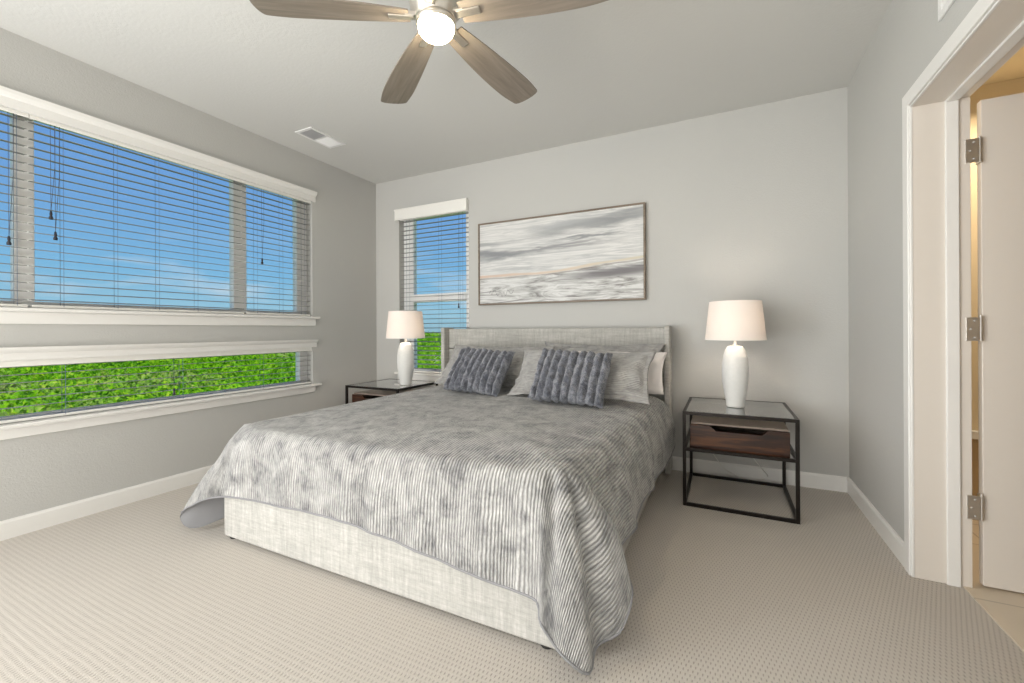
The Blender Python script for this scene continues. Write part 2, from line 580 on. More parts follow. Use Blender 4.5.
def tube(bm, pts, r=0.002, n=6):
    pts = [Vector(p) for p in pts]
    rings = []
    for i, p in enumerate(pts):
        d = (pts[min(i + 1, len(pts) - 1)] - pts[max(i - 1, 0)]).normalized()
        up = Vector((0, 0, 1)) if abs(d.z) < 0.9 else Vector((1, 0, 0))
        a = d.cross(up).normalized()
        b = d.cross(a).normalized()
        rr = r[i] if isinstance(r, (list, tuple)) else r
        rings.append([bm.verts.new(p + a * rr * math.cos(2 * PI * k / n) + b * rr * math.sin(2 * PI * k / n)) for k in range(n)])
    for a, b in zip(rings, rings[1:]):
        for k in range(n):
            bm.faces.new((a[k], a[(k + 1) % n], b[(k + 1) % n], b[k]))
    bm.faces.new(rings[0][::-1])
    bm.faces.new(rings[-1])
    return bm


def extrude_profile(bm, prof, axis, a0, a1):
    """prof: closed list of (p, q); axis 'x': (a, p, q); axis 'y': (p, a, q); axis 'z': (p, q, a)"""
    def pt(p, q, a):
        return {'x': (a, p, q), 'y': (p, a, q), 'z': (p, q, a)}[axis]
    A = [bm.verts.new(pt(p, q, a0)) for p, q in prof]
    B = [bm.verts.new(pt(p, q, a1)) for p, q in prof]
    n = len(prof)
    for i in range(n):
        bm.faces.new((A[i], A[(i + 1) % n], B[(i + 1) % n], B[i]))
    bm.faces.new(A[::-1])
    bm.faces.new(B)
    bmesh.ops.recalc_face_normals(bm, faces=bm.faces)
    return bm


# ---------------------------------------------------------------- room shell
WT = 0.17
UW = (0.31, 2.77, 1.24, 2.385)      # upper left window: y0, y1, z0, z1
LW = (0.31, 2.77, 0.61, 0.985)     # lower left window
BW = (-3.13, -2.25, 0.66, 2.36)    # back window: x0, x1, z0, z1

obj('floor', box(XL - 0.02, XR + 0.16, YN, YB + 0.02, -0.10, 0.0), 'carpet', kind='structure')
obj('ceiling', box(XL - WT, XR + WT, YN - WT, YB + WT, H, H + 0.15), 'ceiling', kind='structure')

bm = bmesh.new()
x0, x1 = XL - WT, XL
bx(bm, x0, x1, YN, UW[0], 0, H)
bx(bm, x0, x1, UW[1], YB + WT, 0, H)
bx(bm, x0, x1, UW[0], UW[1], 0, LW[2])
bx(bm, x0, x1, UW[0], UW[1], LW[3], UW[2])
bx(bm, x0, x1, UW[0], UW[1], UW[3], H)
obj('wall_left', bm, 'wall', kind='structure')

bm = bmesh.new()
y0, y1 = YB, YB + WT
bx(bm, XL, BW[0], y0, y1, 0, H)
bx(bm, BW[1], XR + WT, y0, y1, 0, H)
bx(bm, BW[0], BW[1], y0, y1, 0, BW[2])
bx(bm, BW[0], BW[1], y0, y1, BW[3], H)
obj('wall_back', bm, 'wall', kind='structure')

DJ, DN, DH = 2.49, 1.66, 2.09      # doorway: far jamb y, near jamb y, head z
bm = bmesh.new()
bx(bm, XR, XR + WT, DJ + 0.02, YB, 0, H)
bx(bm, XR, XR + WT, YN, DN - 0.02, 0, H)
bx(bm, XR, XR + WT, DN - 0.02, DJ + 0.02, DH + 0.02, H)
obj('wall_right', bm, 'wall', kind='structure')
obj('wall_front', box(XL - WT, XR + WT, YN - WT, YN, 0, H), 'wall', kind='structure')

# baseboards with a small eased top
def baseprof(s, w):
    return [(w, 0), (w + s * 0.014, 0), (w + s * 0.014, 0.088), (w + s * 0.008, 0.102), (w, 0.102)]
obj('baseboard_left', extrude_profile(bmesh.new(), baseprof(1, XL), 'y', YN, YB), 'trim', kind='structure')
obj('baseboard_back', extrude_profile(bmesh.new(), baseprof(-1, YB), 'x', XL + 0.014, XR - 0.014), 'trim', kind='structure')
obj('baseboard_right', extrude_profile(bmesh.new(), baseprof(-1, XR), 'y', DJ + 0.075, YB), 'trim', kind='structure')

# door casing, jamb lining and stop
bm = bmesh.new()
def casing_v(yA, yB_):
    bx(bm, XR - 0.018, XR, min(yA, yB_), max(yA, yB_), 0, DH + 0.075)
casing_v(DJ + 0.012, DJ + 0.072)
casing_v(DN - 0.012, DN - 0.078)
bx(bm, XR - 0.018, XR, DN - 0.012, DJ + 0.012, DH + 0.012, DH + 0.075)
bx(bm, XR - 0.013, XR, DJ, DJ + 0.008, 0, DH + 0.008)
bx(bm, XR - 0.013, XR, DN - 0.008, DN, 0, DH + 0.008)
bx(bm, XR - 0.013, XR, DN, DJ, DH, DH + 0.008)
obj('trim_1', bm, 'trim', kind='structure', bevel=0.003)
bm = bmesh.new()
JX = XR + WT + 0.015
bx(bm, XR - 0.006, JX, DJ, DJ + 0.02, 0, DH)
bx(bm, XR - 0.006, JX, DN - 0.02, DN, 0, DH)
bx(bm, XR - 0.006, JX, DN - 0.02, DJ + 0.02, DH, DH + 0.02)
jamb = obj('trim_2', bm, 'door', kind='structure', bevel=0.002)
bm = bmesh.new()
SX0, SX1 = 0.862, 0.905
bx(bm, SX0, SX1, DJ - 0.012, DJ, 0, DH)
bx(bm, SX0, SX1, DN, DN + 0.012, 0, DH)
bx(bm, SX0, SX1, DN + 0.012, DJ - 0.012, DH - 0.012, DH)
obj('trim_3', bm, 'trim', kind='structure', bevel=0.003)

# bathroom beyond the doorway
obj('floor', box(XR + 0.155, 3.2, 1.0, 3.45, -0.10, 0.004), 'tile', kind='structure')
bm = bmesh.new()
bx(bm, XR + WT, 3.2, 3.40, 3.55, 0, H)
bx(bm, 3.05, 3.2, 0.9, 3.40, 0, H)
bx(bm, XR + WT, 3.05, 0.85, 1.0, 0, H)
obj('wall_bathroom', bm, 'bathwall', kind='structure')
obj('ceiling', box(XR + WT, 3.2, 0.85, 3.55, 2.5, 2.6), 'bathwall', kind='structure')
obj('trim_4', box(XR + WT, 3.05, 3.375, 3.40, 0.0, 0.47), 'wainscot', kind='structure')
obj('trim_5', box(XR + WT, 3.05, 3.36, 3.40, 0.47, 0.515), 'trim', kind='structure', bevel=0.004)

# the open door: slab hinged on the far jamb
door = thing('door_1', (0.985, DJ + 0.025, 0), 0, None, None, None, 'structure')
bm = bmesh.new()
DX = 0.985
bx(bm, 0.0, 0.80, -0.005, 0.030, 0.012, 2.075)
obj('door_slab', bm, 'door', door, bevel=0.002)
for z in (1.858, 1.102, 0.346):
    hb = bmesh.new()
    bx(hb, -0.006, 0.002, -0.012, 0.026, z - 0.05, z + 0.05)      # leaf on the slab edge
    bx(hb, -0.058, -0.016, -0.0285, -0.0235, z - 0.05, z + 0.05)  # leaf on the jamb face
    lathe(hb, [(0.007, z - 0.052), (0.007, z + 0.052)], -0.010, -0.020, 12)
    lathe(hb, [(0.0045, z + 0.052), (0.0045, z + 0.060)], -0.010, -0.020, 12)
    h_ = obj('hinge', hb, 'nickel', door, bevel=0.001)
    sb = bmesh.new()
    for dz in (-0.035, 0.0, 0.035):
        m_ = Matrix.Translation((-0.040 + (0.008 if dz else -0.004), -0.0285, z + dz)) @ Matrix.Rotation(PI / 2, 4, 'X')
        bmesh.ops.create_cone(sb, cap_ends=True, segments=10, radius1=0.004, radius2=0.003, depth=0.002, matrix=m_)
    obj('screw', sb, 'ventdark', h_)

# ---------------------------------------------------------------- windows
def frame_rects(bm, plane, t0, t1, rects, axis):
    """rects in (a0, a1, z0, z1) built as bars between t0 and t1 along the wall normal"""
    for (a0, a1, z0, z1) in rects:
        if axis == 'x':
            bx(bm, t0, t1, a0, a1, z0, z1)
        else:
            bx(bm, a0, a1, t0, t1, z0, z1)


FX0, FX1 = XL - 0.135, XL - 0.075
# window 1: wide upper window, three lites
w1 = thing('window_1', (XL, 1.54, UW[2]), 0, kind='structure')
def at(o, bmx):
    bmesh.ops.translate(bmx, verts=bmx.verts, vec=-o.location)
    return bmx
bm = bmesh.new()
frame_rects(bm, 0, FX0, FX1, [(0.31, 0.42, 1.285, 2.338), (2.665, 2.77, 1.285, 2.338), (0.31, 2.77, 2.338, 2.385),
                              (0.31, 2.77, 1.24, 1.285), (0.905, 0.985, 1.285, 2.338), (2.095, 2.20, 1.285, 2.338)], 'x')
obj('window_frame', at(w1, bm), 'vinyl', w1, bevel=0.004)
for a, b in ((0.42, 0.905), (0.985, 2.095), (2.20, 2.665)):
    obj('pane', at(w1, box(XL - 0.108, XL - 0.102, a, b, 1.285, 2.338)), 'glass', w1)
# head casing, stool and apron
def header(w, z0, z1, a0, a1, axis='y', s=1, base=XL):
    prof = [(base, z0), (base + s * 0.014, z0), (base + s * 0.014, z0 + (z1 - z0) * 0.55),
            (base + s * 0.024, z0 + (z1 - z0) * 0.62), (base + s * 0.036, z0 + (z1 - z0) * 0.80),
            (base + s * 0.040, z1), (base, z1)]
    return at(w, extrude_profile(bmesh.new(), prof, axis, a0, a1))
obj('head_casing', header(w1, 2.325, 2.415, 0.28, 2.800), 'trim', w1)
bm = bmesh.new()
bx(bm, XL - 0.075, XL + 0.038, 0.26, 2.83, 1.222, 1.244)
obj('stool', at(w1, bm), 'trim', w1, bevel=0.006)
obj('apron', at(w1, box(XL, XL + 0.016, 0.29, 2.795, 1.155, 1.222)), 'trim', w1, bevel=0.004)

w2 = thing('window_2', (XL, 1.54, LW[2]), 0, kind='structure')
bm = bmesh.new()
frame_rects(bm, 0, FX0, FX1, [(0.31, 0.42, 0.642, 0.945), (2.69, 2.77, 0.642, 0.945), (0.31, 2.77, 0.945, 0.985),
                              (0.31, 2.77, 0.61, 0.642)], 'x')
obj('window_frame', at(w2, bm), 'vinyl', w2, bevel=0.004)
obj('pane', at(w2, box(XL - 0.108, XL - 0.102, 0.42, 2.69, 0.642, 0.945)), 'glass', w2)
obj('head_casing', header(w2, 0.957, 1.028, 0.28, 2.805), 'trim', w2)
obj('stool', at(w2, box(XL - 0.075, XL + 0.045, 0.26, 2.84, 0.592, 0.614)), 'trim', w2, bevel=0.006)
obj('apron', at(w2, box(XL, XL + 0.016, 0.29, 2.79, 0.535, 0.592)), 'trim', w2, bevel=0.004)

w3 = thing('window_3', (-2.69, YB, BW[2]), 0, kind='structure')
bm = bmesh.new()
G0, G1 = YB + 0.075, YB + 0.135
frame_rects(bm, 0, G0, G1, [(-3.13, -3.00, 0.70, 2.315), (-2.33, -2.25, 0.70, 2.315), (-3.13, -2.25, 2.315, 2.36),
                            (-3.13, -2.25, 0.66, 0.70)], 'y')
obj('window_frame', at(w3, bm), 'vinyl', w3, bevel=0.004)
obj('meeting_rail', at(w3, box(-3.00, -2.33, G0 - 0.01, G1, 1.41, 1.495)), 'vinyl', w3, bevel=0.004)
obj('pane', at(w3, box(-3.00, -2.33, YB + 0.102, YB + 0.108, 1.495, 2.315)), 'glass', w3)
obj('pane', at(w3, box(-3.00, -2.33, YB + 0.102, YB + 0.108, 0.70, 1.41)), 'glass', w3)
obj('stool', at(w3, box(-3.18, -2.20, YB - 0.035, YB + 0.075, 0.640, 0.662)), 'trim', w3, bevel=0.006)
obj('apron', at(w3, box(-3.15, -2.23, YB - 0.016, YB, 0.575, 0.640)), 'trim', w3, bevel=0.004)


# ---------------------------------------------------------------- blinds
def blind(axis, a0, a1, ztop, zbot, depth_c, tilt, label, ladders, pulls, pitch=0.0477, valance=True):
    """axis 'y': hangs in the left wall, slats run along y; axis 'x': back wall"""
    mid = (a0 + a1) / 2
    root = thing('window_blind', (depth_c, mid, zbot) if axis == 'y' else (mid, depth_c, zbot), 0, label, 'window blind',
                 'open slatted blinds')
    sgn = 1 if axis == 'y' else -1            # room side along the wall normal

    def P(n, a, z):                            # n: towards the room
        return (n * sgn, a - mid, z - zbot) if axis == 'y' else (a - mid, n * sgn, z - zbot)

    def pb(bm, n0, n1, aa, ab, z0, z1):
        p, q = P(n0, aa, z0), P(n1, ab, z1)
        bx(bm, min(p[0], q[0]), max(p[0], q[0]), min(p[1], q[1]), max(p[1], q[1]), z0 - zbot, z1 - zbot)
    bm = bmesh.new()
    pb(bm, -0.024, 0.020, a0 + 0.001, a1 - 0.001, ztop - 0.045, ztop)
    obj('headrail', bm, 'valance', root)
    if valance:
        bm = bmesh.new()
        pb(bm, 0.022, 0.030, a0 - 0.0015, a1 + 0.0015, ztop - 0.062, ztop)
        pb(bm, 0.022, 0.034, a0 - 0.0015, a1 + 0.0015, ztop - 0.014, ztop)
        obj('valance', bm, 'valance', root, bevel=0.002)
    bm = bmesh.new()
    z = ztop - (0.072 if ztop > 1.5 else 0.064)
    hw = 0.024
    dz = math.tan(tilt) * hw
    top = z
    while z > zbot + 0.035:
        # shallow crowned slat
        pts = []
        for k in range(5):
            s = -1 + k * 0.5
            pts.append((s * hw, z - s * dz + 0.0018 * (1 - s * s)))
        lo = [(n, zz - 0.0028) for n, zz in pts]
        A = [bm.verts.new(P(n, a0 + 0.006, zz)) for n, zz in pts + lo[::-1]]
        B = [bm.verts.new(P(n, a1 - 0.006, zz)) for n, zz in pts + lo[::-1]]
        m_ = len(A)
        for i in range(m_):
            bm.faces.new((A[i], A[(i + 1) % m_], B[(i + 1) % m_], B[i]))
        bm.faces.new(A[::-1])
        bm.faces.new(B)
        z -= pitch
    bmesh.ops.recalc_face_normals(bm, faces=bm.faces)
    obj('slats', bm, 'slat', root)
    bm = bmesh.new()
    pb(bm, -0.024, 0.024, a0 + 0.006, a1 - 0.006, zbot + 0.002, zbot + 0.018)
    obj('bottom_rail', bm, 'valance', root, bevel=0.003)
    for a in ladders:
        bm = bmesh.new()
        for n in (-0.025, 0.025):
            for da in (-0.0, ):
                tube(bm, [P(n, a + da, zbot + 0.01), P(n, a + da, ztop - 0.04)], 0.0011, 4)
        obj('ladder_cord', bm, 'ladder', root)
    for (a, zt, twin) in pulls:
        bm = bmesh.new()
        tube(bm, [P(0.034, a, zt + 0.03), P(0.032, a, (zt + ztop) / 2), P(0.028, a, ztop - 0.03)], 0.0012, 4)
        if twin:
            tube(bm, [P(0.034, a, zt + 0.03), P(0.032, a + 0.018, (zt + ztop) / 2), P(0.028, a + 0.02, ztop - 0.03)], 0.0012, 4)
        c_ = obj('pull_cord', bm, 'cord', root)
        bm = bmesh.new()
        p = P(0.034, a, zt)
        lathe(bm, [(0.009, p[2] - 0.018), (0.010, p[2] - 0.008), (0.005, p[2] + 0.004), (0.007, p[2] + 0.012),
                   (0.004, p[2] + 0.030)], p[0], p[1], 12)
        obj('tassel', bm, 'tassel', c_, smooth=True)
    return root


BT = 2.352
BU = 2.366
DCL = XL - 0.036
T_UP = R(8)
blind('y', 0.315, 0.945, BU, 1.246, DCL, T_UP, 'slatted window blind over the upper left window, cut by the left photo edge',
      (0.40, 0.60, 0.90), ((0.868, 1.60, True),))
blind('y', 0.950, 2.145, BU, 1.246, DCL, T_UP, 'widest slatted window blind, over the big middle pane, with two dark cord tassels',
      (1.085, 1.335, 1.56, 1.80), ((1.030, 1.775, True), (1.048, 1.660, True)))
blind('y', 2.150, 2.765, BU, 1.246, DCL, T_UP, 'narrow slatted window blind at the right end of the wide upper window',
      (2.25, 2.48, 2.70), ((2.285, 1.690, True),))
blind('y', 0.315, 2.765, 0.983, 0.616, DCL, R(-5), 'long low slatted window blind in front of the strip window with green view',
      (0.60, 1.09, 1.70, 2.30), ((1.640, 0.680, False),), 0.0445, True)
blind('x', -3.125, -2.255, BT, 0.664, YB + 0.036, R(6), 'tall narrow slatted window blind on the back wall behind the left lamp',
      (-3.04, -2.62, -2.36), ((-2.372, 1.350, False),))
# outer valance box of the back window stands proud of the wall
o = thing('blind_valance', (-2.70, YB, 2.285), 0, 'white valance board across the top of the tall back wall window', 'valance')
bm = bmesh.new()
bx(bm, -0.455, 0.450, -0.045, -0.036, 0, 0.118)
bx(bm, -0.455, -0.446, -0.036, -0.0005, 0, 0.118)
bx(bm, 0.441, 0.450, -0.036, -0.0005, 0, 0.118)
bx(bm, -0.459, 0.454, -0.050, -0.036, 0.100, 0.118)
obj('board', bm, 'valance', o, bevel=0.002)

# ---------------------------------------------------------------- ceiling and wall vents
v = thing('ceiling_vent', (-3.035, 2.525, H), 0, 'white rectangular air vent in the ceiling near the left corner', 'air vent')
bm = bmesh.new()
W2, L2 = 0.098, 0.175
for (a, b, c, d) in ((-W2, W2, -L2, -L2 + 0.024), (-W2, W2, L2 - 0.024, L2), (-W2, -W2 + 0.024, -L2 + 0.024, L2 - 0.024),
                     (W2 - 0.024, W2, -L2 + 0.024, L2 - 0.024)):
    bx(bm, a, b, c, d, -0.008, -0.0005)
bx(bm, -W2 + 0.024, W2 - 0.024, -0.006, 0.006, -0.008, -0.0005)
obj('frame', bm, 'vent', v)
bm = bmesh.new()
for k in range(12):
    y = -L2 + 0.030 + k * 0.0115
    m_ = Matrix.Translation((0, y, -0.006)) @ Matrix.Rotation(R(50), 4, 'X')
    bx(bm, -W2 + 0.024, W2 - 0.024, -0.006, 0.006, -0.0006, 0.0006, m_)
bx(bm, -W2 + 0.024, W2 - 0.024, -L2 + 0.024, -0.006, -0.0015, -0.0008)
obj('louvers', bm, 'ventdark', v)
bm = bmesh.new()
for k in range(12):
    y = 0.012 + k * 0.0115
    m_ = Matrix.Translation((0, y, -0.006)) @ Matrix.Rotation(R(-50), 4, 'X')
    bx(bm, -W2 + 0.024, W2 - 0.024, -0.007, 0.007, -0.0006, 0.0006, m_)
bx(bm, -W2 + 0.024, W2 - 0.024, 0.006, L2 - 0.024, -0.0015, -0.0008)
obj('louvers', bm, 'vent', v)

v = thing('return_air_grille', (XR, 1.97, 2.294), 0, 'white return air grille high on the right wall above the doorway', 'air vent')
bm = bmesh.new()
for (a, b, c, d) in ((-0.25, 0.25, 0, 0.028), (-0.25, 0.25, 0.30, 0.328), (-0.25, -0.222, 0.028, 0.30), (0.222, 0.25, 0.028, 0.30)):
    bx(bm, -0.009, -0.0005, a, b, c, d)
obj('frame', bm, 'vent', v, bevel=0.002)
bm = bmesh.new()
for k in range(17):
    z = 0.038 + k * 0.0158
    m_ = Matrix.Translation((-0.005, 0, z)) @ Matrix.Rotation(R(40), 4, 'Y')
    bx(bm, -0.006, 0.006, -0.222, 0.222, -0.0008, 0.0008, m_)
bx(bm, -0.0015, -0.0008, -0.222, 0.222, 0.028, 0.30)
obj('louvers', bm, 'vent', v)

# ---------------------------------------------------------------- ceiling fan
FZ = 2.35
fan = thing('ceiling_fan', (-1.016, 1.390, H), 0, 'five blade ceiling fan with greyed wood blades and a lit round globe', 'ceiling fan')
fz = FZ - H
bm = bmesh.new()
lathe(bm, [(0.065, 0.0), (0.068, -0.03), (0.055, -0.055), (0.02, -0.065)])
obj('canopy', bm, 'fannickel', fan, smooth=True)
obj('downrod', lathe(bmesh.new(), [(0.013, -0.06), (0.013, fz + 0.12)], n=16), 'fannickel', fan, smooth=True)
bm = bmesh.new()
lathe(bm, [(0.03, fz + 0.14), (0.060, fz + 0.128), (0.098, fz + 0.105), (0.105, fz + 0.06), (0.100, fz + 0.03), (0.083, fz + 0.008),
           (0.080, fz - 0.012), (0.070, fz - 0.014)], n=48)
obj('motor_housing', bm, 'fannickel', fan, smooth=True)
bm = bmesh.new()
lathe(bm, [(0.072, fz - 0.010), (0.077, fz - 0.012), (0.079, fz - 0.022), (0.077, fz - 0.036), (0.070, fz - 0.036)], n=48, caps=False)
obj('light_ring', bm, 'fannickel', fan, smooth=True)
prof = [(0.072, fz - 0.034)]
for k in range(0, 11):
    a = k / 10 * PI / 2
    prof.append((0.071 * math.cos(a) ** 0.75 if k < 10 else 0.002, fz - 0.040 - 0.046 * math.sin(a)))
obj('globe', lathe(bmesh.new(), prof, n=40), 'globe', fan, smooth=True)
for az, RB in ((145.0, 0.705), (83.5, 0.69), (11.0, 0.69), (212.5, 0.665), (290.0, 0.69)):
    ax = R(az)
    pitch_ = R(-11)
    m_ = Matrix.Rotation(ax, 4, 'Z') @ Matrix.Rotation(pitch_, 4, 'X')
    bm = bmesh.new()
    top_, bot_ = [], []
    N = 26
    outline = []
    for k in range(N + 1):
        s = k / N
        r = 0.105 + s * (RB - 0.105)
        w = 0.044 + 0.036 * math.sin(min(1, s * 1.15) * PI / 2) ** 0.9
        if s > 0.80:
            w -= 0.009 * ((s - 0.80) / 0.2) ** 1.5
        off = 0.004 * math.sin(s * PI)
        outline.append((r, w, off))
    left = [(r, -w + o_) for r, w, o_ in outline]
    right = [(r, w + o_) for r, w, o_ in outline]
    rE, wE, oE = outline[-1]
    tip = []
    for k in range(1, 8):
        a = -PI / 2 + k * PI / 8
        tip.append((rE + 0.022 * math.cos(a), oE + wE * math.sin(a) * (1.0)))
    loop = left + tip + right[::-1]
    A = [bm.verts.new((x, y, 0.003)) for x, y in loop]
    B = [bm.verts.new((x, y, -0.003)) for x, y in loop]
    n_ = len(loop)
    bm.faces.new(A)
    bm.faces.new(B[::-1])
    for i in range(n_):
        bm.faces.new((A[i], B[i], B[(i + 1) % n_], A[(i + 1) % n_]))
    b = obj('blade', bm, 'bladewood', fan)
    b.matrix_local = Matrix.Translation((0, 0, fz)) @ m_
    bm = bmesh.new()
    bx(bm, 0.085, 0.185, -0.016, 0.016, -0.010, -0.003)
    bx(bm, 0.070, 0.120, -0.020, 0.020, -0.006, 0.010)
    ir = obj('blade_iron', bm, 'fannickel', b, bevel=0.003)

# ---------------------------------------------------------------- painting
art = thing('framed_painting', (-1.338, YB, 1.740), 0, 'wide framed abstract landscape painting in greys and white above the bed', 'painting')
AW, AH = 0.779, 0.392
bm = bmesh.new()
t_ = 0.014
for (a, b, c, d) in ((-AW, AW, -AH, -AH + t_), (-AW, AW, AH - t_, AH), (-AW, -AW + t_, -AH + t_, AH - t_), (AW - t_, AW, -AH + t_, AH - t_)):
    bx(bm, a, b, -0.045, -0.001, c, d)
obj('frame', bm, 'artframe', art, bevel=0.0015)
bm = bmesh.new()
bx(bm, -AW + t_, AW - t_, -0.034, -0.004, -AH + t_, AH - t_)
uvl = bm.loops.layers.uv.new('UVMap')
for f in bm.faces:
    for l in f.loops:
        l[uvl].uv = ((l.vert.co.x + AW) / (2 * AW), (l.vert.co.z + AH) / (2 * AH))
canvas = obj('canvas', bm, 'art', art)
random.seed(3)
bm = bmesh.new()                                     # loose dark scribble low on the left of the canvas
pts = []
for k in range(60):
    s = k / 59
    pts.append((-0.66 + s * 0.26, -0.0365, -0.285 + 0.022 * math.sin(s * 34 + 1.2 * math.sin(s * 11)) + 0.012 * math.sin(s * 9)))
tube(bm, pts, 0.0012, 4)
obj('brush_scribble', bm, 'tassel', canvas)


# ---------------------------------------------------------------- bed
bed = thing('bed', (-1.42, 1.37, 0), 0, 'upholstered king bed with beige grey linen headboard and box frame', 'bed')
def bedpart(name, b_, mat='linen', bevel=0.01, seg=3, sm=False):
    bmesh.ops.translate(b_, verts=b_.verts, vec=(1.42, -1.37, 0))
    return obj(name, b_, mat, bed, bevel=bevel, seg=seg, smooth=sm)
HX0, HX1 = -2.44, -0.36
bedpart('headboard', box(HX0 + 0.035, HX1 - 0.035, 3.465, 3.555, 0.932, 1.122), bevel=0.014)
bedpart('headboard', box(HX0 + 0.035, HX1 - 0.035, 3.465, 3.555, 0.28, 0.928), bevel=0.010)
for (a, b) in ((HX0, HX0 + 0.04), (HX1 - 0.04, HX1)):
    bedpart('wing', box(a, b, 3.385, 3.560, 0.02, 1.135), bevel=0.010)
RZ = 0.30
bedpart('side_rail', box(-2.405, -2.35, 1.40, 3.465, 0.014, RZ), bevel=0.012)
bedpart('side_rail', box(-0.490, -0.435, 1.40, 3.465, 0.014, RZ), bevel=0.012)
bedpart('foot_rail', box(-2.405, -0.435, 1.365, 1.42, 0.014, RZ), bevel=0.014)
for (x, y) in ((-2.36, 1.40), (-0.56, 1.40), (-2.36, 3.3), (-0.56, 3.3)):
    bm = bmesh.new()
    lathe(bm, [(0.022, 0.0), (0.028, 0.018)], x, y, 16)
    bedpart('leg', bm, 'plastic', bevel=0)
obj_m = thing('mattress', (-1.42, 2.43, 0.305), 0, 'thick mattress on the bed, under the grey quilt', 'mattress')
def rounded_box(sx, sy, z0, z1, r):
    b_ = box(-sx, sx, -sy, sy, z0, z1)
    bmesh.ops.bevel(b_, geom=[e for e in b_.edges], offset=r, segments=4, profile=0.5, affect='EDGES')
    return b_
obj('mattress_body', rounded_box(0.885, 0.985, 0.0, 0.275, 0.05), 'whitecloth', obj_m, smooth=True)


